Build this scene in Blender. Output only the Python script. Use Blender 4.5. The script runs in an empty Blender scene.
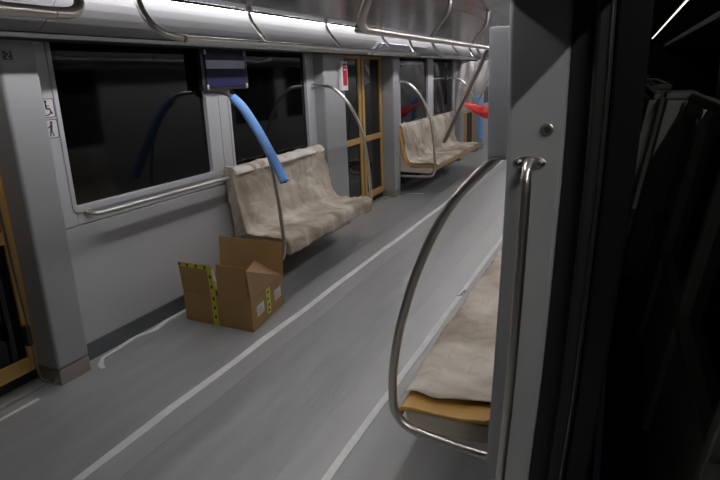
import bpy, bmesh, math, random
from mathutils import Vector, Matrix, noise
random.seed(7)
SC = bpy.context.scene
COL = SC.collection

# ---------------------------------------------------------------- camera
cam = bpy.data.cameras.new('camera'); co = bpy.data.objects.new('camera', cam); COL.objects.link(co)
cam.sensor_width = 36.0; cam.lens = 36.0*583/720; cam.clip_start = 0.02; cam.clip_end = 200
R_ = Vector((0.91544394, 0.40068384, -0.03761462)); D_ = Vector((0.07410545, -0.25969689, -0.96284262)); F_ = Vector((-0.39556388, 0.87864099, -0.2674308))
co.matrix_world = Matrix(((R_.x, -D_.x, -F_.x, 0), (R_.y, -D_.y, -F_.y, 0), (R_.z, -D_.z, -F_.z, 1.7), (0, 0, 0, 1)))
SC.camera = co
# ---------------------------------------------------------------- world, exposure, lamp strengths
w = bpy.data.worlds.new('world'); SC.world = w; w.use_nodes = True
w.node_tree.nodes['Background'].inputs[0].default_value = (0.5, 0.6, 0.8, 1)
w.node_tree.nodes['Background'].inputs[1].default_value = 0.004
SC.view_settings.view_transform = 'Standard'; SC.view_settings.look = 'None'
SC.view_settings.exposure = 0.0; SC.view_settings.gamma = 1.0; SC.view_settings.use_curve_mapping = False
STRIP = 63.0          # the two light strips of the saloon
PLAT = 2.0           # the far platform strip
PLATN = 95.0         # unseen lamp added outside the open doorway to light the pillar

# ---------------------------------------------------------------- materials
def mat(name, col, rough=0.5, metal=0.0, col2=None, scale=8.0, stretch=(1, 1, 1), bump=0.0, bscale=40.0, spec=0.5, coat=0.0, emit=None, alpha=None, rvar=0.0, detail=4.0):
    m = bpy.data.materials.new(name); m.use_nodes = True
    nt = m.node_tree; b = nt.nodes['Principled BSDF']
    b.inputs['Base Color'].default_value = (*col, 1); b.inputs['Roughness'].default_value = rough
    b.inputs['Metallic'].default_value = metal; b.inputs['Specular IOR Level'].default_value = spec
    b.inputs['Coat Weight'].default_value = coat
    tc = nt.nodes.new('ShaderNodeTexCoord'); mp = nt.nodes.new('ShaderNodeMapping'); mp.inputs['Scale'].default_value = stretch
    nt.links.new(tc.outputs['Object'], mp.inputs['Vector'])
    if col2 is not None or rvar:
        n = nt.nodes.new('ShaderNodeTexNoise'); n.inputs['Scale'].default_value = scale; n.inputs['Detail'].default_value = detail
        nt.links.new(mp.outputs[0], n.inputs['Vector'])
        if col2 is not None:
            r = nt.nodes.new('ShaderNodeValToRGB'); r.color_ramp.elements[0].position = .32; r.color_ramp.elements[1].position = .68
            r.color_ramp.elements[0].color = (*col, 1); r.color_ramp.elements[1].color = (*col2, 1)
            nt.links.new(n.outputs['Fac'], r.inputs[0]); nt.links.new(r.outputs[0], b.inputs['Base Color'])
        if rvar:
            mr = nt.nodes.new('ShaderNodeMapRange'); mr.inputs['To Min'].default_value = rough-rvar; mr.inputs['To Max'].default_value = rough+rvar
            nt.links.new(n.outputs['Fac'], mr.inputs['Value']); nt.links.new(mr.outputs[0], b.inputs['Roughness'])
    if bump:
        n2 = nt.nodes.new('ShaderNodeTexNoise'); n2.inputs['Scale'].default_value = bscale; n2.inputs['Detail'].default_value = 5
        nt.links.new(mp.outputs[0], n2.inputs['Vector'])
        bp = nt.nodes.new('ShaderNodeBump'); bp.inputs['Strength'].default_value = bump; bp.inputs['Distance'].default_value = .02
        nt.links.new(n2.outputs['Fac'], bp.inputs['Height']); nt.links.new(bp.outputs[0], b.inputs['Normal'])
    if emit:
        b.inputs['Emission Color'].default_value = (*emit[0], 1); b.inputs['Emission Strength'].default_value = emit[1]
    if alpha is not None: b.inputs['Alpha'].default_value = alpha
    return m
M = dict(
    wall=mat('grey_lacquer', (.42, .425, .445), .42, col2=(.44, .445, .465), scale=2, bump=.03, bscale=120),
    frame=mat('pale_grey_moulding', (.43, .435, .47), .38, bump=.02, bscale=200),
    base=mat('dark_grey_skirting', (.075, .085, .09), .5, col2=(.095, .105, .11), scale=6),
    glass=mat('tinted_glass', (.002, .002, .002), .06, spec=.36),
    gap=mat('black_rubber', (.006, .006, .006), .6),
    pillar=mat('grey_pillar_lacquer', (.30, .305, .315), .42, col2=(.31, .315, .325), scale=2, bump=.03, bscale=120),
    lip=mat('dark_grey_lip', (.03, .03, .031), .7, spec=.15),
    cove=mat('cove_lacquer', (.205, .205, .215), .45, col2=(.22, .22, .23), scale=3),
    ceil=mat('brushed_ceiling_panel', (.27, .27, .265), .17, metal=.85, col2=(.30, .295, .29), scale=1.5, stretch=(6, .6, 1), rvar=.04, bump=.03, bscale=60),
    floor=mat('floor_under_film', (.285, .291, .293), .31, coat=.15, col2=(.335, .34, .342), scale=3.0, stretch=(3.2, .5, 1), bump=.22, bscale=4.5, rvar=.07, detail=6),
    film=mat('floor_film', (.335, .34, .34), .31, coat=.1, col2=(.37, .375, .375), scale=3, stretch=(4, .5, 1), bump=.12, bscale=5, rvar=.05, detail=5),
    tape=mat('white_tape', (.66, .67, .67), .55, col2=(.78, .79, .79), scale=5, bump=.2, bscale=20),
    steel=mat('brushed_steel', (.60, .57, .53), .33, metal=1, rvar=.05, scale=30),
    steel_dark=mat('dull_steel', (.22, .21, .19), .32, metal=1),
    yellow=mat('ochre_door_frame', (.40, .235, .065), .42, col2=(.44, .26, .075), scale=10),
    alu=mat('aluminium_kickplate', (.34, .32, .28), .38, metal=.6, col2=(.40, .37, .32), scale=5, stretch=(1, 1, 12)),
    sill=mat('door_sill', (.42, .41, .37), .45, metal=.4, col2=(.34, .33, .30), scale=9),
    paper=None, 
    ochre=mat('ochre_laminate', (.52, .29, .07), .38, col2=(.58, .33, .085), scale=4, stretch=(1, 6, 1)),
    cream=mat('cream_seat_underside', (.50, .45, .37), .5, col2=(.53, .48, .40), scale=4),
    seatdark=mat('dark_seat_bracket', (.03, .03, .033), .5),
    card=mat('kraft_cardboard', (.30, .18, .063), .75, col2=(.34, .205, .075), scale=4, bump=.05, bscale=80),
    cardin=mat('kraft_cardboard_inside', (.30, .18, .085), .75, col2=(.34, .205, .10), scale=4, bump=.05, bscale=80),
    label=mat('paper_label', (.55, .52, .52), .6, col2=(.62, .60, .60), scale=60),
    ytape=None,
    navy=mat('navy_panel', (.008, .008, .05), .45, spec=.25, col2=(.010, .010, .065), scale=5),
    lav=mat('lavender_stripe', (.36, .38, .52), .3),
    black=mat('black_plastic', (.012, .012, .014), .4),
    blue=mat('blue_foam', (.16, .38, .85), .5, col2=(.20, .43, .90), scale=30, bump=.08, bscale=60),
    white=mat('white_plastic', (.62, .62, .62), .4),
    red=mat('red_panel', (.34, .008, .015), .5, spec=.2, col2=(.29, .008, .012), scale=30),
    redc=mat('red_sheet', (.72, .02, .015), .45, col2=(.62, .015, .01), scale=6),
    ink=mat('dark_ink', (.01, .012, .05), .5),
    plank=mat('brown_board', (.12, .075, .07), .45, col2=(.16, .10, .09), scale=8, stretch=(1, 1, 5)),
    sheet=mat('clear_plastic_sheet', (.55, .53, .53), .3, alpha=.45, col2=(.65, .63, .62), scale=6, bump=.4, bscale=12),
    strip=mat('light_strip', (.9, .9, .9), .5, emit=((1.0, .97, .97), STRIP)),
    pstrip=mat('platform_light_strip', (.9, .9, .9), .5, emit=((1.0, .97, .88), PLAT)),
    pnear=mat('added_platform_lamp', (.9, .9, .9), .5, emit=((1.0, .98, .93), PLATN)),
    conc=mat('dark_platform_concrete', (.05, .05, .048), .8, col2=(.07, .068, .064), scale=3),
    gate=mat('grey_gate_metal', (.30, .30, .27), .5, col2=(.36, .36, .33), scale=4),
    gatecap=mat('pale_gate_cap', (.24, .24, .22), .5, col2=(.28, .28, .26), scale=6),
    leaf=mat('black_door_leaf', (.006, .006, .006), .3, spec=.3),
    lavdisp=mat('pale_lavender_display', (.50, .51, .66), .3),
)
def paper_mat():
    m = bpy.data.materials.new('masking_paper'); m.use_nodes = True; nt = m.node_tree; b = nt.nodes['Principled BSDF']
    tc = nt.nodes.new('ShaderNodeTexCoord')
    n = nt.nodes.new('ShaderNodeTexNoise'); n.inputs['Scale'].default_value = 2.6; n.inputs['Detail'].default_value = 5; n.inputs['Distortion'].default_value = .6
    nt.links.new(tc.outputs['Object'], n.inputs['Vector'])
    r = nt.nodes.new('ShaderNodeValToRGB'); r.color_ramp.elements[0].position = .36; r.color_ramp.elements[1].position = .70
    r.color_ramp.elements[0].color = (.31, .243, .168, 1); r.color_ramp.elements[1].color = (.70, .645, .56, 1)
    nt.links.new(n.outputs['Fac'], r.inputs[0]); nt.links.new(r.outputs[0], b.inputs['Base Color'])
    v = nt.nodes.new('ShaderNodeTexVoronoi'); v.feature = 'DISTANCE_TO_EDGE'; v.inputs['Scale'].default_value = 8.0
    n3 = nt.nodes.new('ShaderNodeTexNoise'); n3.inputs['Scale'].default_value = 4
    mx = nt.nodes.new('ShaderNodeMix'); mx.data_type = 'VECTOR'; mx.inputs[0].default_value = .25
    nt.links.new(tc.outputs['Object'], mx.inputs[4]); nt.links.new(n3.outputs['Color'], mx.inputs[5]); nt.links.new(mx.outputs[1], v.inputs['Vector'])
    bp = nt.nodes.new('ShaderNodeBump'); bp.inputs['Strength'].default_value = .8; bp.inputs['Distance'].default_value = .02
    nt.links.new(v.outputs['Distance'], bp.inputs['Height']); nt.links.new(bp.outputs[0], b.inputs['Normal'])
    b.inputs['Roughness'].default_value = .55
    return m
M['paper'] = paper_mat()
M['paper2'] = mat('pale_masking_film', (.56, .52, .47), .45, col2=(.62, .58, .53), scale=4, bump=.4, bscale=14)
def ytape_mat():
    m = bpy.data.materials.new('yellow_tape'); m.use_nodes = True; b = m.node_tree.nodes['Principled BSDF']
    b.inputs['Base Color'].default_value = (.52, .50, .03, 1); b.inputs['Roughness'].default_value = .35
    return m
M['ytape'] = ytape_mat()

# ---------------------------------------------------------------- helpers
def catmull(pts, n=8):
    P = [Vector(p) for p in pts]; P = [P[0]*2-P[1]]+P+[P[-1]*2-P[-2]]; out = []
    for i in range(1, len(P)-2):
        a, b, c, d = P[i-1:i+3]
        for k in range(n):
            t = k/n
            out.append(.5*((2*b)+(c-a)*t+(2*a-5*b+4*c-d)*t*t+(3*b-a-3*c+d)*t**3))
    out.append(P[-2]); return out
class MB:
    def __init__(s, xf=None): s.bm = bmesh.new(); s.xf = xf
    def hexa(s, c):      # 8 corners: bottom 4 ccw, top 4 ccw
        v = [s.bm.verts.new(p) for p in c]
        for f in ((3, 2, 1, 0), (4, 5, 6, 7), (0, 1, 5, 4), (1, 2, 6, 5), (2, 3, 7, 6), (3, 0, 4, 7)): s.bm.faces.new([v[i] for i in f])
        return s
    def box(s, x0, x1, y0, y1, z0, z1):
        return s.hexa([(x0, y0, z0), (x1, y0, z0), (x1, y1, z0), (x0, y1, z0), (x0, y0, z1), (x1, y0, z1), (x1, y1, z1), (x0, y1, z1)])
    def prism(s, pts, axis, a, b):       # polygon swept along axis (pts in the two other axes, in order)
        def mk(p, t):
            return {'x': (t, p[0], p[1]), 'y': (p[0], t, p[1]), 'z': (p[0], p[1], t)}[axis]
        A = [s.bm.verts.new(mk(p, a)) for p in pts]; B = [s.bm.verts.new(mk(p, b)) for p in pts]; n = len(pts)
        s.bm.faces.new(A); s.bm.faces.new(B[::-1])
        for i in range(n): s.bm.faces.new((A[i], A[(i+1) % n], B[(i+1) % n], B[i]))
        return s
    def tube(s, pts, r, n=12, smooth=True, sub=8, flat=1.0):
        P = catmull(pts, sub) if smooth else [Vector(p) for p in pts]
        rings = []; t0 = (P[1]-P[0]).normalized(); up = Vector((0, 0, 1)) if abs(t0.z) < .9 else Vector((0, 1, 0))
        u = t0.cross(up).normalized()
        for i, p in enumerate(P):
            t = (P[min(i+1, len(P)-1)]-P[max(i-1, 0)]).normalized()
            u = (u-t*u.dot(t)).normalized(); v = t.cross(u)
            rr = r[min(i, len(r)-1)] if isinstance(r, (list, tuple)) else r
            rings.append([s.bm.verts.new(p+u*math.cos(a)*rr+v*math.sin(a)*rr*flat) for a in [2*math.pi*k/n for k in range(n)]])
        for A, B in zip(rings, rings[1:]):
            for k in range(n):
                f = s.bm.faces.new((A[k], A[(k+1) % n], B[(k+1) % n], B[k])); f.smooth = True
        s.bm.faces.new(rings[0][::-1]); s.bm.faces.new(rings[-1]); return s
    def cyl(s, c, axis, r, h, n=20):
        c = Vector(c); a = {'x': Vector((1, 0, 0)), 'y': Vector((0, 1, 0)), 'z': Vector((0, 0, 1))}[axis]
        return s.tube([c-a*h/2, c+a*h/2], r, n, smooth=False)
    def ring(s, outer, inner, x0, x1):   # frame between two loops of equal count in the YZ plane
        n = len(outer)
        O0 = [s.bm.verts.new((x0, *p)) for p in outer]; I0 = [s.bm.verts.new((x0, *p)) for p in inner]
        O1 = [s.bm.verts.new((x1, *p)) for p in outer]; I1 = [s.bm.verts.new((x1, *p)) for p in inner]
        for i in range(n):
            j = (i+1) % n
            s.bm.faces.new((O0[i], O0[j], I0[j], I0[i])); s.bm.faces.new((O1[i], I1[i], I1[j], O1[j]))
            s.bm.faces.new((O0[i], O1[i], O1[j], O0[j])); s.bm.faces.new((I0[i], I0[j], I1[j], I1[i]))
        return s
    def ribbon(s, pts, wd, z, jit=.0, th=.0012):
        P = pts; L = []; Rr = []
        for i, p in enumerate(P):
            a = P[max(i-1, 0)]; b = P[min(i+1, len(P)-1)]; d = Vector((b[0]-a[0], b[1]-a[1], 0)).normalized(); nrm = Vector((-d.y, d.x, 0))
            w1 = wd/2+random.uniform(-jit, jit); w2 = wd/2+random.uniform(-jit, jit)
            L.append(Vector((p[0], p[1], 0))+nrm*w1); Rr.append(Vector((p[0], p[1], 0))-nrm*w2)
        for i in range(len(P)-1):
            c = [Rr[i], Rr[i+1], L[i+1], L[i]]
            s.hexa([(q.x, q.y, z) for q in c]+[(q.x, q.y, z+th) for q in c])
        bmesh.ops.remove_doubles(s.bm, verts=s.bm.verts, dist=1e-5); return s
    def build(s, name, m, parent=None, bev=0.0, seg=2, smooth=False, solid=0.0, sub=0):
        if s.xf:
            for v in s.bm.verts: v.co = s.xf(v.co)
        if parent is not None:
            L = parent_loc(parent)
            for v in s.bm.verts: v.co = v.co-L
        bmesh.ops.recalc_face_normals(s.bm, faces=s.bm.faces)
        me = bpy.data.meshes.new(name); s.bm.to_mesh(me); s.bm.free()
        if smooth: me.polygons.foreach_set('use_smooth', [True]*len(me.polygons))
        me.materials.append(M[m] if isinstance(m, str) else m)
        o = bpy.data.objects.new(name, me); COL.objects.link(o)
        if parent is not None: o.parent = parent
        if solid:
            q = o.modifiers.new('s', 'SOLIDIFY'); q.thickness = solid; q.offset = 0
        if sub:
            q = o.modifiers.new('u', 'SUBSURF'); q.levels = sub; q.render_levels = sub
        if bev:
            q = o.modifiers.new('b', 'BEVEL'); q.width = bev; q.segments = seg; q.limit_method = 'ANGLE'; q.angle_limit = math.radians(40)
        return o
def parent_loc(p):
    L = Vector((0, 0, 0))
    while p is not None: L = L+p.location; p = p.parent
    return L
def tag(o, label, cat, group=None, kind=None):
    o['label'] = label; o['category'] = cat
    if group: o['group'] = group
    if kind: o['kind'] = kind
    return o
def thing(name, loc, label, cat, group=None):
    o = bpy.data.objects.new(name, None); COL.objects.link(o); o.location = loc; o.empty_display_size = .1
    return tag(o, label, cat, group)
def struct(o, label=None, cat=None):
    o['kind'] = 'structure'
    if label: o['label'] = label
    if cat: o['category'] = cat
    return o
def sempty(name, loc, label, cat):
    o = bpy.data.objects.new(name, None); COL.objects.link(o); o.location = loc
    return struct(o, label, cat)
def rrect(y0, y1, z0, z1, r, n=5):
    out = []
    for cy, cz, a0 in ((y1-r, z1-r, 0), (y0+r, z1-r, 90), (y0+r, z0+r, 180), (y1-r, z0+r, 270)):
        for k in range(n+1):
            a = math.radians(a0+90*k/n); out.append((cy+r*math.cos(a), cz+r*math.sin(a)))
    return out

XL = -3.05; PX = -2.93; Y0 = -3.0; Y1 = 16.0
def mir(x): return -3.20-x

# ================================================================ STRUCTURE
struct(MB().box(-3.25, .0, Y0, Y1, -.08, 0).build('floor', 'floor'), 'grey floor under wrinkled protective film', 'floor')

# left wall: lower panel, upper panels round the windows (dark gaps between), header
W = [(2.515, 3.885), (4.195, 5.56), (8.42, 9.82), (10.12, 11.48)]
ZB, ZT = .995, 1.97
wl = MB()
def seg(y0, y1, z0, z1, x0=-3.17, x1=XL): wl.box(x0, x1, y0, y1, z0, z1)
doorsL = [(.62, 2.13), (6.27, 7.80), (11.98, 13.4)]
secs = [(Y0, .3), (2.28, 5.78), (8.0, 11.7), (13.7, Y1)]
for a, b in secs: seg(a, b, 0, .875)
def upper(y0, y1, wins):
    y = y0
    for a, b in wins:
        seg(y, a, .882, 2.0); seg(a, b, .882, ZB); seg(a, b, ZT, 2.0); y = b
    seg(y, y1, .882, 2.0)
upper(2.28, 4.045, [W[0]]); upper(4.051, 5.78, [W[1]])
upper(8.0, 9.965, [W[2]]); upper(9.971, 11.7, [W[3]])
upper(Y0, .3, [(-2.6, -1.2)]); upper(13.7, Y1, [(14, 15.5)])
struct(wl.build('wall_left', 'wall', bev=.002, seg=1), 'pale grey side wall panels across the aisle', 'wall')
gp = MB().box(-3.19, -3.165, Y0, .6, 0, 2.0)
for a, b in ((2.03, 6.24), (7.8, 11.98), (13.4, Y1)): gp.box(-3.19, -3.168, a, b, 0, 2.02)
struct(gp.build('trim_1', 'gap'))
allW = W + [(-2.6, -1.2), (14, 15.5)]
for i, (a, b) in enumerate(allW):
    e = sempty('window_%d' % (i+1), (XL, (a+b)/2, ZB), 'dark tinted side window in pale grey rounded frame', 'window')
    MB().prism(rrect(a+.001, b-.001, ZB+.001, ZT, .01), 'x', -3.09, -3.075).build('pane', 'glass', e)
    MB().ring(rrect(a-.026, b+.034, ZB-.040, 2.01, .045), rrect(a+.006, b-.006, ZB+.006, ZT+.02, .02), XL-.028, XL+.009).build('window_frame', 'frame', e, bev=.006, seg=3)
struct(MB().box(-3.06, XL+.012, 2.30, 5.76, 0, .115).box(-3.06, XL+.012, 8.0, 11.7, 0, .115).build('baseboard_left', 'base', bev=.003))

# pillars on the left
def pillar(y0, y1, i):
    e = sempty('trim_%d' % i, (PX, (y0+y1)/2, 0), 'projecting grey door pillar on the far side wall', 'pillar')
    MB().box(-3.17, PX, y0, y1, .10, 1.99).build('pillar_cladding', 'pillar', e, bev=.018, seg=4)
    MB().box(-3.17, PX-.002, y0+.004, y1-.004, 0, .098).build('kick_plate', 'alu', e, bev=.006)
    m = MB()
    if i == 4:
        for z in (1.62, .62):
            MB().cyl((PX, y0+.08, z), 'x', .013, .004).build('bolt', 'black', e)
pillar(2.11, 2.335, 2); pillar(5.74, 6.26, 3); pillar(7.84, 8.06, 4); pillar(11.62, 11.9, 5)
pillar(.25, .60, 6); pillar(13.42, 13.75, 7)

# doors on the left (two leaves each, ochre frames, dark glass)
def door(i, y0, y1, mid=None):
    x0, x1 = -3.13, -3.09
    e = sempty('door_%d' % i, (x1, (y0+y1)/2, 0), 'closed double sliding door with ochre frames and dark glass', 'door')
    mid = mid or (y0+y1)/2
    for a, b in ((y0, mid-.018), (mid+.018, y1)):
        f = MB(); wd = .075
        f.box(x0, x1, a, a+wd, .10, 2.02); f.box(x0, x1, b-wd, b, .10, 2.02)
        f.box(x0, x1, a+wd, b-wd, .10, .19); f.box(x0, x1, a+wd, b-wd, 1.93, 2.02); f.box(x0, x1, a+wd, b-wd, .88, .955)
        lf = f.build('door_leaf', 'yellow', e, bev=.006)
        MB().box(x0+.008, x1-.018, a+.03, b-.03, .12, .92).box(x0+.008, x1-.018, a+.03, b-.03, .92, 1.98).build('door_glass', 'glass', lf)
    MB().box(x0-.005, x1-.012, mid-.018, mid+.018, .05, 2.02).build('door_seal', 'gap', e)
    MB().box(-3.17, -3.03, y0-.04, y1+.04, -.0, .022).build('door_sill', 'sill', e, bev=.004)
    MB().box(-3.19, -3.135, y0-.3, y1+.3, 0, 2.03).build('door_pocket', 'gap', e)
door(1, *doorsL[0]); door(2, doorsL[1][0], doorsL[1][1], 7.10); door(3, *doorsL[2])

# ceiling and coves
def cove(side, name0, i0):
    f = (lambda x: x) if side == 'l' else (lambda x: -3.11-x)
    prof = [(-3.17, 2.0), (-3.17, 1.975), (-2.74, 1.945), (-2.722, 1.955), (-2.722, 1.975), (-2.735, 1.985)]
    struct(MB().prism([(f(x), z) for x, z in prof], 'y', Y0, Y1).build('trim_%d' % i0, 'lip', bev=.003), 'dark lip under the ceiling cove', 'trim')
    arc = [(-2.725, 1.985), (-2.69, 2.005), (-2.655, 2.030), (-2.62, 2.06), (-2.585, 2.095), (-2.555, 2.13), (-2.53, 2.165), (-2.51, 2.20)]
    back = [(-2.505, 2.24), (-3.2, 2.24), (-3.2, 2.0), (-2.76, 1.99)]
    ys = [Y0, -1.5, .35, 2.2, 6.08, 8.0, 11.9, 13.6, Y1]
    for k, (a, b) in enumerate(zip(ys, ys[1:])):
        struct(MB().prism([(f(x), z) for x, z in arc+back], 'y', a+.002, b-.002).build('trim_%d' % (i0+1+k), 'cove'), 'curved pale cove panel below the ceiling', 'cove panel')
cove('l', 'left', 10); cove('r', 'right', 30)
cl = MB()
ysC = [Y0]+[Y0+1.25+1.55*k for k in range(12)]+[Y1]
for a, b in zip(ysC, ysC[1:]):
    cs = [(-2.425, 2.205), (-2.28, 2.155), (-2.25, 2.15), (-2.076, 2.143), (-2.070, 2.143), (-1.133, 2.143), (-1.127, 2.143), (-.95, 2.15), (-.92, 2.155), (-.69, 2.205)]
    for k0, k1 in ((0, 3), (4, 5), (6, 9)):
        P = cs[k0:k1+1]; cl.prism(P+[(x, z+.02) for x, z in P[::-1]], 'y', a+.004, b-.004)
struct(cl.build('ceiling', 'ceil', bev=.002, seg=1), 'brushed grey ceiling panels with dark joints', 'ceiling')
struct(MB().box(-3.25, 0.0, Y0, Y1, 2.24, 2.30).build('trim_50', 'gap'))
# light strips: real lamps along both cove tops
for k, (x, lb) in enumerate(((-2.452, 'thin white light strip above the window side cove'), (-.655, 'thin white light strip above the doorway side cove'))):
    e = thing('light_strip', (x, 6.5, 2.19), lb, 'light')
    MB().box(x-.008, x+.008, 1.45, Y1-.1, 2.168, 2.186).build('diffuser', 'strip', e)
    MB().box(x-.018, x+.018, Y0+.05, Y1-.1, 2.186, 2.24).build('housing', 'black', e)
    sg = 1 if k == 0 else -1
    MB().box(min(x+sg*.010, x+sg*.014), max(x+sg*.010, x+sg*.014), Y0+.05, Y1-.1, 2.169, 2.19).build('shade_lip', 'black', e)  # lip added to keep strip light off the pillar tops across the aisle
# end walls
struct(MB().box(-3.25, 0, Y1, Y1+.1, 0, 2.3).build('wall_far', 'wall')); struct(MB().box(-3.25, 0, Y0-.1, Y0, 0, 2.3).build('wall_near', 'wall'))
e = sempty('door_5', (-1.6, Y1, 0), 'dark gangway door at the end of the carriage', 'door')
MB().box(-2.1, -1.1, Y1-.03, Y1, 0, 2.0).build('door_leaf', 'frame', e, bev=.01); MB().box(-1.95, -1.25, Y1-.04, Y1-.025, .9, 1.85).build('door_glass', 'glass', e, bev=.01)

# right wall
RX = -.11
wr = MB()
for a, b, wins in ((2.0, 6.0, [(2.5, 3.9), (4.2, 5.6)]), (6.0, 12.0, [(8.4, 9.8), (10.1, 11.5)]), (12.0, Y1, [])):
    wr.box(RX, -.02, a, b, 0, ZB); wr.box(RX, -.02, a, b, ZT, 2.0); y = a
    for c, d in wins: wr.box(RX, -.02, y, c, ZB, ZT); y = d
    wr.box(RX, -.02, y, b, ZB, ZT)
wr.box(RX, -.02, Y0, -.05, 0, 2.3)
struct(wr.build('wall_right', 'wall'), 'grey side wall behind the near bench', 'wall')
for i, (a, b) in enumerate([(2.5, 3.9), (4.2, 5.6), (8.4, 9.8), (10.1, 11.5)]):
    e = sempty('window_%d' % (i+7), (RX, (a+b)/2, ZB), 'dark window above the near bench', 'window')
    MB().box(-.09, -.075, a, b, ZB, ZT).build('pane', 'glass', e)
    MB().ring(rrect(a-.07, b+.07, ZB-.07, 2.02, .09), rrect(a+.01, b-.01, ZB+.01, ZT+.02, .04), RX-.012, RX+.02).build('window_frame', 'frame', e, bev=.005)
# header over the open doorway
struct(MB().box(-.32, -.0, -.05, 1.70, 1.99, 2.24).build('trim_51', 'wall', bev=.01), 'header over the open doorway', 'trim')
# bowed door pillar at the near doorway
prof = [(-.338, -.20, .0), (-.338, -.20, .30), (-.334, -.192, .45), (-.320, -.170, .75), (-.309, -.158, 1.0), (-.302, -.150, 1.2), (-.297, -.142, 1.4), (-.296, -.138, 1.6), (-.299, -.137, 1.8), (-.30, -.137, 2.0)]
def bowed(mb, y0, y1, fa, fb, z0=0., z1=3.):
    P = [p for p in prof if z0 <= p[2] <= z1]
    pts = [(fa(p), p[2]) for p in P]+[(fb(p), p[2]) for p in P[::-1]]
    return mb.prism(pts, 'y', y0, y1)
e = sempty('trim_52', (-.25, 1.8, 0), 'tall pale grey door pillar beside the open doorway', 'pillar')
bowed(MB(), 1.70, 2.0, lambda p: p[0], lambda p: p[1]).build('pillar_cladding', 'pillar', e, bev=.014, seg=4)
# open door leaf outside the pillar
e = sempty('door_4', (-.05, 1.8, 0), 'black edge of the open sliding door leaf', 'door')
bowed(MB(), 1.72, 2.05, lambda p: p[1]+.002, lambda p: p[1]+.058).build('door_pocket', 'gap', e)
bowed(MB(), 1.66, 1.73, lambda p: p[1]+.060, lambda p: p[1]+.105).build('door_seal', 'gap', e, bev=.012, seg=3)
bowed(MB(), 1.69, 3.3, lambda p: p[1]+.107, lambda p: p[1]+.175+.012*(p[2]-.6)).build('door_leaf', 'leaf', e, bev=.008)
MB().tube([(p[1]+.098, 1.655, p[2]) for p in prof], .0035, 6).build('edge_strip', 'steel_dark', e)
struct(MB().box(-.02, 0.0, 2.0, Y1, -.6, 2.3).build('trim_53', 'leaf'), 'dark outer skin of the carriage', 'trim')

# ================================================================ cabinet panel on the pillar's inner side
e = thing('wall_cabinet', (-.34, 1.93, 1.44), 'plain grey wall box above the near curved handrail, left of the tall pillar', 'cabinet')
MB().box(-.386, -.20, 1.868, 1.92, 1.432, 1.834).build('body', 'wall', e, bev=.006)
MB().box(-.376, -.21, 1.865, 1.868, 1.445, 1.822).build('door', 'wall', e, bev=.002)

# ================================================================ BENCHES
PROF = [(.02, .985), (.06, .99), (.095, .955), (.125, .82), (.155, .68), (.185, .56), (.215, .49), (.27, .455), (.36, .445), (.47, .445), (.57, .452), (.618, .443), (.638, .41), (.640, .37), (.632, .325), (.58, .318)]
def bench(y0, y1, side, label, group=None):
    f = (lambda d: XL+d) if side == 'l' else (lambda d: RX-d)
    e = thing('bench_seat', (f(.32), (y0+y1)/2, 0), label, 'bench', group)
    top = [(.03, .975), (.075, .965), (.11, .82), (.14, .68), (.17, .56), (.205, .475), (.27, .44), (.36, .431), (.47, .431), (.57, .437), (.606, .432), (.620, .418), (.625, .40), (.625, .368)]
    low = [(.613, .368), (.612, .398), (.602, .414), (.56, .421), (.36, .415), (.25, .425), (.18, .46), (.14, .56), (.11, .68), (.08, .82), (.045, .94), (.02, .95)]
    MB().prism([(f(d), z) for d, z in top+low], 'y', y0+.015, y1-.015).build('seat_shell', 'ochre', e, bev=.004)
    MB().prism([(f(d), z) for d, z in ((.598, .41), (.590, .34), (.54, .322), (.10, .33), (.02, .36), (.02, .94), (.05, .93), (.10, .70), (.15, .50), (.25, .405), (.5, .41))], 'y', y0+.03, y1-.03).build('seat_base', 'cream', e, bev=.01, seg=3)
    for yy in (y0+.25, y1-.25):
        MB().prism([(f(.02), .35), (f(.02), .12), (f(.08), .12), (f(.42), .325)], 'y', yy-.02, yy+.02).build('bracket', 'seatdark', e, bev=.003)
    return e
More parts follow.
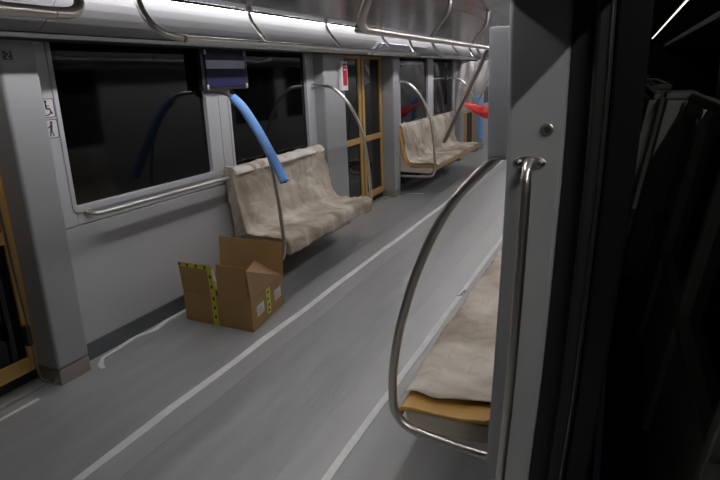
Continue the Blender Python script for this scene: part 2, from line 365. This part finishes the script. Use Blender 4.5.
def cover(y0, y1, side, label, prof=PROF, amp=.011, ends=True, seed=0., m='paper', ragged=.0, parent=None, lift=.0):
    f = (lambda d: XL+d) if side == 'l' else (lambda d: RX-d)
    P = catmull([(d, 0, z) for d, z in prof], 3); n = int((y1-y0)/.035); bm = MB(); g = []
    for j in range(n+1):
        t = j/n; row = []
        for i, p in enumerate(P):
            s = i/(len(P)-1)
            y = y0+(y1-y0)*t
            if side == 'l' and s < .5: y += .10*(1-t)**6*(1-s*2)
            if j == 0: y += ragged*noise.noise(Vector((s*9, seed, 0)))
            q = Vector((p.x*3.2, y*2.6, p.z*3.2+seed))
            w_ = noise.noise(q*1.3)*.7+(1-abs(noise.noise(q*2.3))*2.6)*.55+.55*abs(noise.noise(q*5.5+Vector((3, 0, 0))))+.3*noise.noise(q*11)-.15
            hang = 1.6 if s < .12 or s > .72 else 1.0
            a = P[max(i-1, 0)]; b = P[min(i+1, len(P)-1)]; tn = (b-a).normalized(); nr = Vector((tn.z, 0, -tn.x))*-1
            if nr.x+nr.z < 0: nr = -nr
            off = .008+lift+max(-.006, amp*hang*w_)
            zz = p.z+nr.z*off; dd = p.x+nr.x*off
            if s < .04: zz += .012*noise.noise(Vector((y*5, seed, 3)))
            if s > .93: zz += .016*noise.noise(Vector((y*6, seed, 8)))
            row.append(bm.bm.verts.new((f(max(dd, .012)), y, zz)))
        g.append(row)
    for j in range(n):
        for i in range(len(P)-1):
            fc = bm.bm.faces.new((g[j][i], g[j][i+1], g[j+1][i+1], g[j+1][i])); fc.smooth = True
    if ends:
        for row, sg in ((g[0], 1), (g[-1], -1)):
            yv = row[0].co.y
            inner = [bm.bm.verts.new((f(max(.02, (abs(v.co.x-(XL if side == 'l' else RX)))*.35)), yv+sg*.0, .33+(v.co.z-.33)*.55)) for v in row]
            for i in range(len(row)-1):
                bm.bm.faces.new((row[i], row[i+1], inner[i+1], inner[i]))
    if parent is not None: return bm.build('folded_edge', m, parent, solid=.002)
    o = bm.build('paper_cover', m, None, solid=.002)
    return tag(o, label, 'cover')
bench(4.03, 5.62, 'l', 'cantilevered bench hidden under tan paper below the second window')
pc = cover(3.92, 5.655, 'l', 'creased tan paper cover over the bench behind the cardboard box', seed=1.3, amp=.022)
cover(4.03, 5.66, 'l', '', prof=[(.04, .980), (.062, .986), (.086, .966), (.094, .945)], seed=2.2, amp=.02, ends=False, m='paper2', parent=pc, lift=.018)['label'] = 'whitish folded top edge'
bench(8.10, 11.0, 'l', 'long cantilevered bench beyond the ochre framed door, pale front edge showing')
PROF2 = PROF[:12]+[(.632, .425)]
cover(8.13, 10.9, 'l', 'crumpled cream paper cover draped over the distant bench', prof=PROF2, seed=5.1, amp=.022)
bench(1.96, 5.5, 'r', 'near bench with bare ochre end, beside the doorway pillar').location += Vector((-.018, 0, -.025))
cover(2.055, 5.45, 'r', 'smooth beige paper cover over the near bench, ragged at its end', prof=PROF[:12]+[(.634, .425)], seed=9.4, amp=.007, ends=False, ragged=.05).location = (-.018, 0, -.025)

# ================================================================ CURVED HANDRAILS
RL = [(-3.05, 1.635), (-2.95, 1.637), (-2.80, 1.603), (-2.63, 1.44), (-2.50, 1.18), (-2.44, .85), (-2.42, .60), (-2.415, .40), (-2.45, .305), (-2.56, .283), (-2.80, .28), (-3.05, .28)]
def flange(mb, x, y, z, ax='x'):
    d = {'x': (.006, 0, 0), 'y': (0, .006, 0)}[ax]
    mb.cyl((x, y, z), ax, .032, .008)
def rail(pts, y, label, x_end, r=.0165):
    e = thing('curved_handrail', (pts[6][0], y, pts[6][1]), label, 'handrail')
    MB().tube([(x, y, z) for x, z in pts], r, 14, sub=8).build('tube', 'steel', e)
    for p in (pts[0], pts[-1]):
        m = MB(); m.cyl((x_end, y, p[1]), 'x', .034, .010); m.build('mounting_flange', 'steel', e, bev=.002)
    return e
rail(RL, 3.87, 'curved steel handrail with blue foam on top, before the tan paper bench', XL+.006)
rail(RL, 5.695, 'curved steel handrail at the far end of the tan paper bench, beside the projecting pillar', XL+.006)
rail(RL, 8.09, 'curved steel handrail at the near end of the distant cream bench', XL+.006)
rail(RL, 11.02, 'curved steel handrail at the far end of the distant bench, under red sheet', XL+.006)
RR = [(-.11, 1.62), (-.24, 1.555), (-.369, 1.431), (-.528, 1.261), (-.64, 1.049), (-.723, .799), (-.762, .60), (-.772, .46), (-.762, .375), (-.71, .318), (-.606, .29), (-.386, .262), (-.11, .265)]
RR = [(x*.982 if 0 < k < 12 else x, 1.7+(z-1.7)*.982) for k, (x, z) in enumerate(RR)]
rail(RR, 1.945, 'large curved steel handrail looping around the end of the near bench', RX-.006, r=.0175)

# vertical grab bar on the near pillar
e = thing('grab_bar', (-.24, 1.66, .4), 'long vertical steel grab bar on the tall near pillar', 'grab bar')
MB().tube([(-.229, 1.70, 1.452), (-.229, 1.668, 1.45), (-.229, 1.638, 1.425), (-.228, 1.628, 1.36), (-.238, 1.625, 1.05), (-.254, 1.625, .72), (-.272, 1.628, .45), (-.275, 1.64, .395), (-.276, 1.668, .37), (-.277, 1.70, .37)], .0145, 14).build('tube', 'steel', e)
for x, z in ((-.229, 1.452), (-.272, .37)):
    m = MB(); pts = []
    for k in range(24):
        a = 2*math.pi*k/24; pts.append((x+.045*math.cos(a), z+.019*math.sin(a)))
    fl = m.prism(pts, 'y', 1.693, 1.700).build('mounting_flange', 'steel', e, bev=.002)
    for s in (-1, 1): MB().tube([(x+s*.031, 1.695, z), (x+s*.031, 1.690, z), (x+s*.031, 1.686, z)], [.012, .012, .012, .011, .010, .009, .008, .008, .007, .006, .005, .004, .003, .002, .002, .001, .001], 14).build('screw', 'steel_dark', fl)
e = thing('door_lock', (-.186, 1.70, 1.545), 'round steel lock button above the grab bar', 'lock')
MB().cyl((-.186, 1.696, 1.545), 'y', .0175, .010, 24).build('ring', 'steel', e, bev=.003)
MB().cyl((-.183, 1.690, 1.545), 'y', .010, .008, 20).build('button', 'steel_dark', e, bev=.002)

# horizontal handrail under window 1
e = thing('wall_handrail', (-2.97, 3.3, .94), 'horizontal steel handrail on the wall below the nearest far window', 'handrail')
MB().tube([(-3.04, 2.60, .945), (-2.99, 2.605, .943), (-2.972, 2.64, .94), (-2.97, 2.75, .94), (-2.97, 3.3, .94), (-2.97, 3.85, .94), (-2.972, 3.96, .94), (-2.99, 3.995, .942), (-3.04, 4.0, .945)], .0145, 14).build('tube', 'steel', e)
for y in (2.60, 4.0): MB().cyl((XL+.005, y, .945), 'x', .030, .010).build('mounting_flange', 'steel', e, bev=.002)

# overhead rails
def oh(x, ya, yb, sgn, struts, label, z=1.93, zt=2.15, dx=.13):
    e = thing('overhead_rail', (x, (ya+yb)/2, zt), label, 'handrail')
    dx *= sgn
    A = [(dx, -.02, zt-z), (dx*.95, -.02, .15), (dx*.62, .0, .065), (dx*.30, .06, .018), (dx*.06, .17, .002), (0, .30, 0)]
    pts = [(x+a, ya+b, z+c) for a, b, c in A]+[(x, (ya+yb)/2, z)]+[(x+a, yb-b, z+c) for a, b, c in A[::-1]]
    MB().tube(pts, .0185, 14, sub=8).build('tube', 'steel', e)
    for y in struts:
        s_ = MB().tube([(x, y, z), (x+dx*.5, y+.0, z+.08), (x+dx*.9, y, z+.15), (x+dx, y, zt)], .0125, 12).build('strut', 'steel', e)
        MB().cyl((x+dx, y, zt-.006), 'z', .022, .014).build('foot', 'steel', s_)
oh(-2.10, 2.42, 6.45, -1, (3.36, 4.45, 5.65), 'left overhead rail hanging above the paper covered bench')
oh(-1.64, -.9, 1.57, -1, (0.2,), 'overhead rail in the top left corner above the near door')
oh(-1.10, 2.40, 7.2, 1, (3.58, 4.65), 'overhead rail nearest the middle of the ceiling, starting beside the pillar', z=1.910)
oh(-2.10, 7.4, 9.3, -1, (8.3,), 'distant overhead rail beyond the ochre framed door')
oh(-2.10, 9.9, 12.5, -1, (10.6, 11.4), 'most distant overhead rail, above the far end of the distant bench')

# lavender display on the cove above the far door
e = thing('door_display', (-2.68, 7.1, 1.96), 'pale lavender display strip on the cove above the ochre framed door', 'display')
MB().prism([(-2.735, 1.952), (-2.69, 1.952), (-2.56, 2.075), (-2.60, 2.085)], 'y', 6.45, 8.25).build('housing', 'cove', e, bev=.006)
MB().prism([(-2.686, 1.952), (-2.682, 1.952), (-2.552, 2.072), (-2.557, 2.076)], 'y', 6.52, 7.6).build('screen', 'lavdisp', e)

# ================================================================ THINGS ON THE WALL
e = thing('information_panel', (-2.99, 4.13, 1.66), 'navy blue panel with lavender stripe hung between two windows', 'panel')
MB().box(XL+.012, XL+.055, 3.80, 4.42, 1.650, 1.962).build('backing', 'black', e, bev=.006)
MB().box(XL+.055, XL+.063, 3.845, 4.375, 1.672, 1.945).build('face', 'navy', e, bev=.003)
MB().box(XL+.063, XL+.066, 3.85, 4.37, 1.815, 1.88).build('stripe', 'lav', e)
for y, z in ((3.845, 1.675), (4.375, 1.675), (3.845, 1.94), (4.375, 1.94)):
    MB().box(XL+.06, XL+.072, y-.014, y+.014, z-.018, z+.018).build('corner_clip', 'steel', e, bev=.004)
e = thing('emergency_box', (PX, 6.1, 1.56), 'small white box with red front on the pillar beside the far door', 'box')
MB().box(PX, PX+.045, 6.09, 6.25, 1.57, 1.885).build('housing', 'white', e, bev=.008)
MB().box(PX+.045, PX+.050, 6.12, 6.22, 1.625, 1.825).build('front', 'red', e, bev=.002)
MB().box(PX+.045, PX+.048, 6.12, 6.22, 1.845, 1.865).build('label_strip', 'red', e)
MB().box(PX+.050, PX+.0515, 6.135, 6.205, 1.79, 1.803).build('lettering', 'white', e)

# stickers on the wall by the near pillar
def stroke(mb, a, b, wd, x0, x1):
    a = Vector(a); b = Vector(b); d = (b-a).normalized(); n = Vector((-d.y, d.x))*wd/2
    p = [a+n, b+n, b-n, a-n]; mb.prism([(q.x, q.y) for q in p], 'x', x0, x1)
def disc(mb, c, r, x0, x1, n=16): mb.prism([(c[0]+r*math.cos(2*math.pi*k/n), c[1]+r*math.sin(2*math.pi*k/n)) for k in range(n)], 'x', x0, x1)
def arcs(mb, c, r, a0, a1, wd, x0, x1, n=14):
    for k in range(n):
        t0 = math.radians(a0+(a1-a0)*k/n); t1 = math.radians(a0+(a1-a0)*(k+1)/n)
        stroke(mb, (c[0]+r*math.cos(t0), c[1]+r*math.sin(t0)), (c[0]+r*math.cos(t1), c[1]+r*math.sin(t1)), wd, x0, x1)
xa, xb, xc = XL, XL+.0015, XL+.0028
def sticker(yc, zc, label, draw):
    e = thing('wall_sticker', (XL, yc, zc), label, 'sticker')
    MB().prism(rrect(yc-.055, yc+.055, zc-.055, zc+.055, .010), 'x', xa, xb).build('backing', 'label', e)
    m = MB().ring(rrect(yc-.054, yc+.054, zc-.054, zc+.054, .010), rrect(yc-.050, yc+.050, zc-.050, zc+.050, .007), xb, xc); draw(m, yc, zc)
    m.build('pictogram', 'ink', e)
def wheel(m, y, z):
    disc(m, (y-.002, z+.037), .0085, xb, xc); stroke(m, (y-.002, z+.028), (y-.002, z-.004), .010, xb, xc)
    stroke(m, (y-.002, z+.012), (y+.018, z+.012), .006, xb, xc); stroke(m, (y-.002, z-.004), (y+.022, z-.004), .009, xb, xc)
    stroke(m, (y+.020, z-.004), (y+.030, z-.032), .008, xb, xc); stroke(m, (y+.028, z-.032), (y+.038, z-.028), .006, xb, xc)
    arcs(m, (y-.002, z-.014), .026, 120, 345, .006, xb, xc)
def cane(m, y, z):
    disc(m, (y+.012, z+.035), .008, xb, xc); stroke(m, (y+.012, z+.026), (y+.004, z-.008), .014, xb, xc)
    stroke(m, (y+.004, z-.006), (y+.018, z-.042), .007, xb, xc); stroke(m, (y+.003, z-.006), (y-.006, z-.042), .007, xb, xc)
    stroke(m, (y+.010, z+.020), (y-.018, z+.004), .006, xb, xc); stroke(m, (y-.016, z+.004), (y-.028, z-.040), .004, xb, xc)
    stroke(m, (y-.040, z-.012), (y-.034, z-.036), .004, xb, xc)
sticker(2.432, 1.600, 'square white sticker with dark wheelchair symbol, upper of two by the near pillar', wheel)
sticker(2.434, 1.482, 'square white sticker with walking figure and stick, below the wheelchair sticker', cane)
e = thing('number_plate', (PX, 2.16, 1.88), 'tiny dark plate reading 2 high on the near left pillar', 'sign')
MB().box(PX, PX+.002, 2.128, 2.196, 1.852, 1.912).build('backing', 'black', e)
MB().ring(rrect(2.130, 2.194, 1.854, 1.910, .006), rrect(2.134, 2.190, 1.858, 1.906, .004), PX+.002, PX+.003).build('border', 'frame', e)
m = MB(); a, b = PX+.002, PX+.0032
arcs(m, (2.165, 1.892), .009, 160, -45, .004, a, b); stroke(m, (2.171, 1.886), (2.154, 1.867), .004, a, b); stroke(m, (2.154, 1.867), (2.177, 1.867), .004, a, b)
disc(m, (2.145, 1.884), .003, a, b)
m.build('numeral', 'frame', e)

# hose / conduit by the near left pillar foot
e = thing('door_conduit', (-2.99, 2.03, .05), 'thin grey conduit running down beside the near left pillar', 'conduit')
MB().tube([(-3.02, 2.015, 1.25), (-3.015, 2.02, .8), (-3.005, 2.03, .45), (-3.0, 2.03, .2), (-2.985, 2.03, .09), (-2.95, 2.04, .065), (-2.90, 2.07, .06)], .008, 10).build('pipe', 'steel_dark', e)
MB().cyl((-2.915, 2.06, .062), 'x', .018, .03).build('end_fitting', 'steel_dark', e, bev=.003)
MB().box(-3.03, -2.985, 2.0, 2.03, .30, .42).build('bracket', 'gap', e, bev=.004)

# ================================================================ BLUE FOAM
o = thing('foam_pipe_sleeve', (-2.55, 3.87, 1.3), 'bright blue foam sleeve slipping off the curved handrail in front of the window', 'foam sleeve')
fp = [(-2.775, 3.865, 1.590), (-2.68, 3.855, 1.510), (-2.555, 3.84, 1.345), (-2.455, 3.83, 1.18), (-2.385, 3.82, 1.06), (-2.33, 3.81, .955)]
MB().tube(fp, .036, 18, sub=8).build('sleeve', 'blue', o)
MB().tube([(p[0]-.004, p[1]-.034, p[2]-.010) for p in fp], .0028, 6, sub=8).build('slit', 'ink', o)
MB().cyl((-2.329, 3.8095, .953), 'z', .018, .004).build('bore', 'ink', o)

# ================================================================ CARTON
FL, FR, BR, BL = Vector((-2.885, 3.18, 0)), Vector((-2.262, 3.14, 0)), Vector((-2.352, 3.70, 0)), Vector((-2.955, 3.73, 0))
H = .232
box = thing('cardboard_box', (-2.6, 3.43, 0), 'open brown cardboard box with yellow tape on the aisle floor', 'box')
def slab(a, b, z0, z1, t, inward, skew=(0, 0)):
    a = Vector(a); b = Vector(b); n = Vector(inward)*t; s = Vector((skew[0], skew[1], 0))
    return [(a.x, a.y, z0), (b.x, b.y, z0), (b.x+n.x, b.y+n.y, z0), (a.x+n.x, a.y+n.y, z0),
            (a.x+s.x, a.y+s.y, z1), (b.x+s.x, b.y+s.y, z1), (b.x+n.x+s.x, b.y+n.y+s.y, z1), (a.x+n.x+s.x, a.y+n.y+s.y, z1)]
bd = MB()
bd.hexa(slab(FL, FR, 0.002, H, .005, (0, 1, 0))); bd.hexa(slab(FR, BR, 0.002, H, .005, (-1, 0, 0)))
bd.hexa(slab(BL, BR, 0.002, H, .005, (0, -1, 0))); bd.hexa(slab(FL, BL, 0.002, H, .005, (1, 0, 0)))
bd.hexa([tuple(p+Vector((0, 0, .002))) for p in (FL, FR, BR, BL)]+[tuple(p+Vector((0, 0, .007))) for p in (FL, FR, BR, BL)])
bd.build('body', 'card', box, bev=.0015)
fm = FL.lerp(FR, .50)
MB().hexa(slab(FL+Vector((.0, 0, 0)), fm, H+.002, .462, .005, (0, 1, 0), (-.004, -.018))).build('flap', 'card', box, bev=.0015)
gx = FL.lerp(FR, .53)
MB().hexa(slab(gx, FR+Vector((-.03, 0, 0)), H+.002, .468, .005, (0, 1, 0), (-.004, .012))).build('flap', 'card', box, bev=.0015)
MB().hexa(slab(BL, BR+Vector((.015, 0, 0)), H+.002, .495, .005, (0, -1, 0), (.0, .02))).build('flap', 'card', box, bev=.0015)
# right flap folded inwards
p0, p1 = FR+Vector((0, .0, H+.002)), BR+Vector((0, 0, H+.002))
u = Vector((-.155, 0, .155)); t_ = Vector((0, 0, .005))
c = [p0, p1, p1+Vector((-.20, -.06, .12)), p0+Vector((-.025, .01, .215))]
MB().hexa([tuple(q) for q in c]+[tuple(q+t_) for q in c]).build('flap', 'cardin', box, bev=.0015)
p0, p1 = FL+Vector((.006, .02, H)), BL+Vector((.006, -.02, H))
u = Vector((.17, 0, -.05)); c = [p0, p1, p1+u, p0+u]
MB().hexa([tuple(q) for q in c]+[tuple(q+t_) for q in c]).build('flap', 'cardin', box, bev=.0015)
# yellow tape
def fpt(t, z, off=-.0015):     # point on the front, t along FL->FR; the flap above the crease leans out
    p = FL.lerp(FR, t); lean = -.018*max(0, (z-H)/.23) if t < .52 else 0
    return Vector((p.x, p.y+off+lean, z))
yt = MB()
def quad(mb, a, b, c_, d, n=(0, -.001, 0)):
    n = Vector(n); mb.hexa([tuple(q) for q in (a, b, c_, d)]+[tuple(q+n) for q in (a, b, c_, d)])
quad(yt, fpt(0, .43), fpt(.50, .43), fpt(.50, .464), fpt(0, .464))
quad(yt, fpt(.425, H), fpt(.50, H), fpt(.50, .43), fpt(.425, .43))
quad(yt, fpt(.43, .002), fpt(.51, .002), fpt(.50, H), fpt(.425, H))
tp = yt.build('tape', 'ytape', box)
for t, z in ((.02, .449), (.14, .447), (.27, .446), (.40, .447), (.46, .38), (.46, .30), (.465, .21), (.468, .14), (.47, .07)):
    dk = MB(); quad(dk, fpt(t-.018, z-.010, -.003), fpt(t+.010, z-.016, -.003), fpt(t+.020, z+.008, -.003), fpt(t-.008, z+.014, -.003)); dk.build('tape_mark', 'ink', tp)
def spt(t, z, off=.0015):
    p = FR.lerp(BR, t); return Vector((p.x+off, p.y, z))
ys_ = MB(); quad(ys_, spt(.44, .06), spt(.57, .06), spt(.57, H), spt(.44, H), (.001, 0, 0)); quad(ys_, spt(.44, .06), spt(.57, .06), spt(.555, .03), spt(.46, .03), (.001, 0, 0))
ts = ys_.build('tape', 'ytape', box)
for t, z in ((.50, .20), (.49, .15), (.51, .10), (.50, .06)):
    dk = MB(); quad(dk, spt(t-.03, z-.008, .003), spt(t+.02, z-.012, .003), spt(t+.03, z+.006, .003), spt(t-.02, z+.010, .003), (.001, 0, 0)); dk.build('tape_mark', 'ink', ts)
for a, b in ((.14, .36), (.70, .92)):
    m = MB(); quad(m, spt(a, .085), spt(b, .085), spt(b, .165), spt(a, .165), (.001, 0, 0)); lb = m.build('paper_label', 'label', box)
    m = MB()
    for k in range(3): quad(m, spt(a+.02, .10+.018*k, .003), spt(b-.04-.02*k, .10+.018*k, .003), spt(b-.04-.02*k, .105+.018*k, .003), spt(a+.02, .105+.018*k, .003), (.0006, 0, 0))
    m.build('print', 'steel_dark', lb)
m = MB(); quad(m, fpt(.50, .34, -.004), fpt(.535, .345, -.004), fpt(.54, .43, -.02), fpt(.50, .44, -.004)); m.build('torn_tape_end', 'tape', box)

# ================================================================ FLOOR FILM AND TAPE
def wav(x, y0, y1, a=.006, n=40, s=0):
    return [(x+a*noise.noise(Vector((s, y0+(y1-y0)*k/n*1.3, 0)))*2, y0+(y1-y0)*k/n) for k in range(n+1)]
tag(MB().ribbon(wav(-2.035, -2.5, 15, .006), .17, .0005, .004).build('film_overlap', 'film'), 'lighter strip of overlapping floor film beside the left white tape', 'floor film')
tag(MB().ribbon(wav(-1.18, -2.5, 15, .008, s=4), .22, .0005, .005).build('film_overlap', 'film'), 'broad lighter strip of overlapping floor film beside the near bench tape', 'floor film')
tag(MB().ribbon(wav(-2.13, -2.5, 15, .010, 60, s=2), .052, .0022, .004).build('floor_tape', 'tape'), 'long white tape line running down the middle of the floor', 'tape')
t2 = tag(MB().ribbon(wav(-1.075, -2.5, 15, .005, 60, s=9), .042, .0022, .003).build('floor_tape', 'tape'), 'long white tape line in front of the near bench', 'tape')
m = MB()
for k in range(3): m.hexa([(-1.10+.012*k, 4.27+.05*k, .004), (-1.085+.012*k, 4.265+.05*k, .004), (-1.05, 4.30+.05*k, .004), (-1.06, 4.315+.05*k, .004), (-1.10+.012*k, 4.27+.05*k, .005), (-1.085+.012*k, 4.265+.05*k, .005), (-1.05, 4.30+.05*k, .005), (-1.06, 4.315+.05*k, .005)])
m.build('pen_mark', 'ink', t2)
tag(MB().ribbon([(-3.015, 3.88), (-3.0, 3.6), (-3.012, 3.3), (-3.01, 3.1), (-2.985, 2.95), (-3.02, 2.8), (-3.0, 2.62), (-2.99, 2.48), (-2.93, 2.40), (-2.87, 2.37)], .035, .0015, .009).build('floor_tape', 'tape'), 'ragged white tape along the foot of the wall beside the near pillar', 'tape')
tag(MB().ribbon([(-2.955, 1.2), (-2.95, 1.5), (-2.94, 1.75), (-2.935, 1.96)], .035, .0015, .005).build('floor_tape', 'tape'), 'short white tape strip along the near door sill', 'tape')
tag(MB().ribbon([(-2.90, 8.15), (-2.75, 8.2), (-2.62, 8.22)], .05, .0015, .015).build('floor_tape', 'tape'), 'torn bit of white tape beside the foot of the distant pillar', 'tape')

# ================================================================ CLUTTER AT THE FAR END
e = thing('leaning_board', (-2.70, 9.6, .47), 'long dark brown board leaning from the distant bench up to the ceiling', 'board')
a, b = Vector((-2.72, 9.6, .60)), Vector((-1.98, 9.6, 2.12)); d = (b-a).normalized(); n_ = Vector((d.z, 0, -d.x))*.019; dy = Vector((0, .12, 0))
def plankhex(a, b, n_, dy): return [tuple(a-n_), tuple(a+n_), tuple(a+n_+dy), tuple(a-n_+dy), tuple(b-n_), tuple(b+n_), tuple(b+n_+dy), tuple(b-n_+dy)]
MB().hexa(plankhex(a, b, n_, dy)).build('plank', 'plank', e, bev=.004)
q = n_*.35; MB().hexa(plankhex(a-n_-Vector((0, .004, 0)), b-n_-Vector((0, .004, 0)), q, Vector((0, .02, 0)))).build('edge_strip', 'steel', e)
# plastic sheet
m = MB(); g = []
for j in range(25):
    row = []
    for i in range(25):
        s, t = i/24, j/24
        x = -2.98+.72*s-.28*t*s; z = 1.93-.95*t+.05*noise.noise(Vector((s*5, t*2, 1)))
        y = 11.35+.07*noise.noise(Vector((s*7, t*3, 0)))+.03*math.sin(s*26+t*4)
        row.append(m.bm.verts.new((x, y, z)))
    g.append(row)
for j in range(24):
    for i in range(24): m.bm.faces.new((g[j][i], g[j][i+1], g[j+1][i+1], g[j+1][i]))
tag(m.build('plastic_sheet', 'sheet', smooth=True, solid=.002), 'hazy clear plastic sheet hanging behind the leaning board', 'plastic sheet')
o = thing('foam_pipe_sleeve', (-2.42, 11.02, .5), 'distant blue foam sleeve around the handrail beneath the red sheet', 'foam sleeve')
MB().tube([(-2.47, 11.02, 1.30), (-2.43, 11.0, 1.1), (-2.41, 10.99, .85), (-2.40, 10.99, .5)], .045, 16).build('sleeve', 'blue', o)
o = thing('steel_rod', (-2.3, 10.9, 1.2), 'thin grey rod slanting behind the red sheet', 'rod')
MB().tube([(-2.50, 10.9, 1.08), (-2.10, 10.9, 1.80)], .014, 10, smooth=False).build('tube', 'steel', o)
# red sheet: folded, draped
m = MB(); g = []
for j in range(15):
    row = []
    for i in range(25):
        s, t = i/24, j/14
        x = -2.66+.52*s; z = 1.20-.10*s-(.05+.16*max(0, math.sin(max(0, (s-.15))*2.2)))*t+.012*noise.noise(Vector((s*8, t*4, 2)))
        y = 10.80-.05*math.sin(t*2.6)-.16*t*(1-s)+.02*noise.noise(Vector((s*6, t*5, 7)))
        row.append(m.bm.verts.new((x, y, z)))
    g.append(row)
for j in range(14):
    for i in range(24): m.bm.faces.new((g[j][i], g[j][i+1], g[j+1][i+1], g[j+1][i]))
tag(m.build('red_sheet', 'redc', smooth=True, solid=.006), 'bright red sheet draped over the handrail at the far end of the distant bench', 'sheet')

# ================================================================ PLATFORM SIDE
struct(MB().box(.03, 7, -4, 40, -.15, -.02).build('trim_60', 'conc'), 'dark platform floor', 'platform')
struct(MB().box(.0, 7, -4, 40, 3.3, 3.4).build('trim_61', 'conc'), 'dark platform ceiling', 'ceiling')
struct(MB().box(6.8, 7, -4, 40, -.1, 3.4).build('trim_62', 'conc'), 'dark platform back wall', 'wall')
struct(MB().box(0, 7, 39.8, 40, -.1, 3.4).build('trim_63', 'conc'))
struct(MB().box(1.9, 6.8, -4, 40, 2.75, 2.9).build('trim_64', 'gatecap'), 'dark bulkhead over the platform', 'bulkhead')
e = thing('platform_light', (1.25, 15, 3.25), 'long light strip on the dark platform ceiling', 'light')
MB().box(1.24, 1.28, 6, 39, 3.235, 3.25).build('diffuser', 'pstrip', e); MB().box(1.19, 1.33, 6, 39, 3.25, 3.30).build('housing', 'gate', e)
e = thing('platform_light', (1.26, -.6, 3.25), 'bright unseen lamp added on the platform ceiling outside the open doorway', 'light')  # added out of view for the lit door pillar and its diagonal shadow
MB().box(1.24, 1.28, -2.8, 1.6, 3.235, 3.25).build('diffuser', 'pnear', e); MB().box(1.19, 1.33, -2.85, 1.65, 3.25, 3.30).build('housing', 'gate', e)
def lean(v): return Vector((v.x+(v.z-1.5)*.155, v.y, v.z))
mods = [(.6, 5.45, .465, .52, 1.5, 'platform gate section with thin pale top nearest the open doorway'),
        (5.62, 8.2, .24, .30, 1.48, 'second platform gate section beyond the open door leaf'),
        (8.4, 11.5, .44, .52, 1.5, 'third platform gate section further along the dark platform'),
        (11.7, 16, .28, .40, 1.5, 'most distant platform gate section')]
for (a, b, x0, x1, zt, lb) in mods:
    e = thing('platform_gate', ((x0+x1)/2, (a+b)/2, -.02), lb, 'gate')
    MB(lean).box(x0, x1, a, b-.30, zt-.05, zt).build('cap', 'gatecap', e, bev=.012)
    MB(lean).box(.30, .52, b-.30, b, zt-.05, zt+.01).build('post_cap', 'gatecap', e, bev=.02)
    MB(lean).box(.32, .50, b-.27, b-.02, -.02, zt-.05).build('housing_post', 'gate', e, bev=.01)
    ny = 4; st = (b-.3-a)/ny
    for k in range(ny+1):
        y = a+.04+(b-.3-a-.1)*k/ny
        MB(lean).box(x0-.03, x1, y-.04, y+.04, -.02, zt-.05).build('post', 'gate', e, bev=.006)
        if k < ny:
            MB(lean).box(x0, x1-.01, y+.04, y+st-.07, -.02, .55).build('infill_panel', 'gate', e, bev=.004)
            MB(lean).box(x0, x1-.01, y+.04, y+st-.07, 1.36, zt-.05).build('top_panel', 'gate', e, bev=.004)
            MB(lean).box(x0-.03, x1-.01, y+.04, y+st-.07, .55, .60).build('window_ledge', 'gatecap', e, bev=.004)
            MB(lean).box(x0+.02, x0+.03, y+.04, y+st-.07, .60, 1.36).build('gate_glass', 'glass', e)
for k, (x, y, lb) in enumerate(((3.2, 14, 'dark round column nearest on the platform'), (3.2, 24, 'dark round column further down the platform'))):
    e = thing('platform_column', (x, y, -.02), lb, 'column', 'platform columns')
    MB().cyl((x, y, 1.36), 'z', .28, 2.76, 24).build('shaft', 'gate', e)
    MB().cyl((x, y, 2.70), 'z', .36, .10, 24).build('capital', 'gatecap', e)
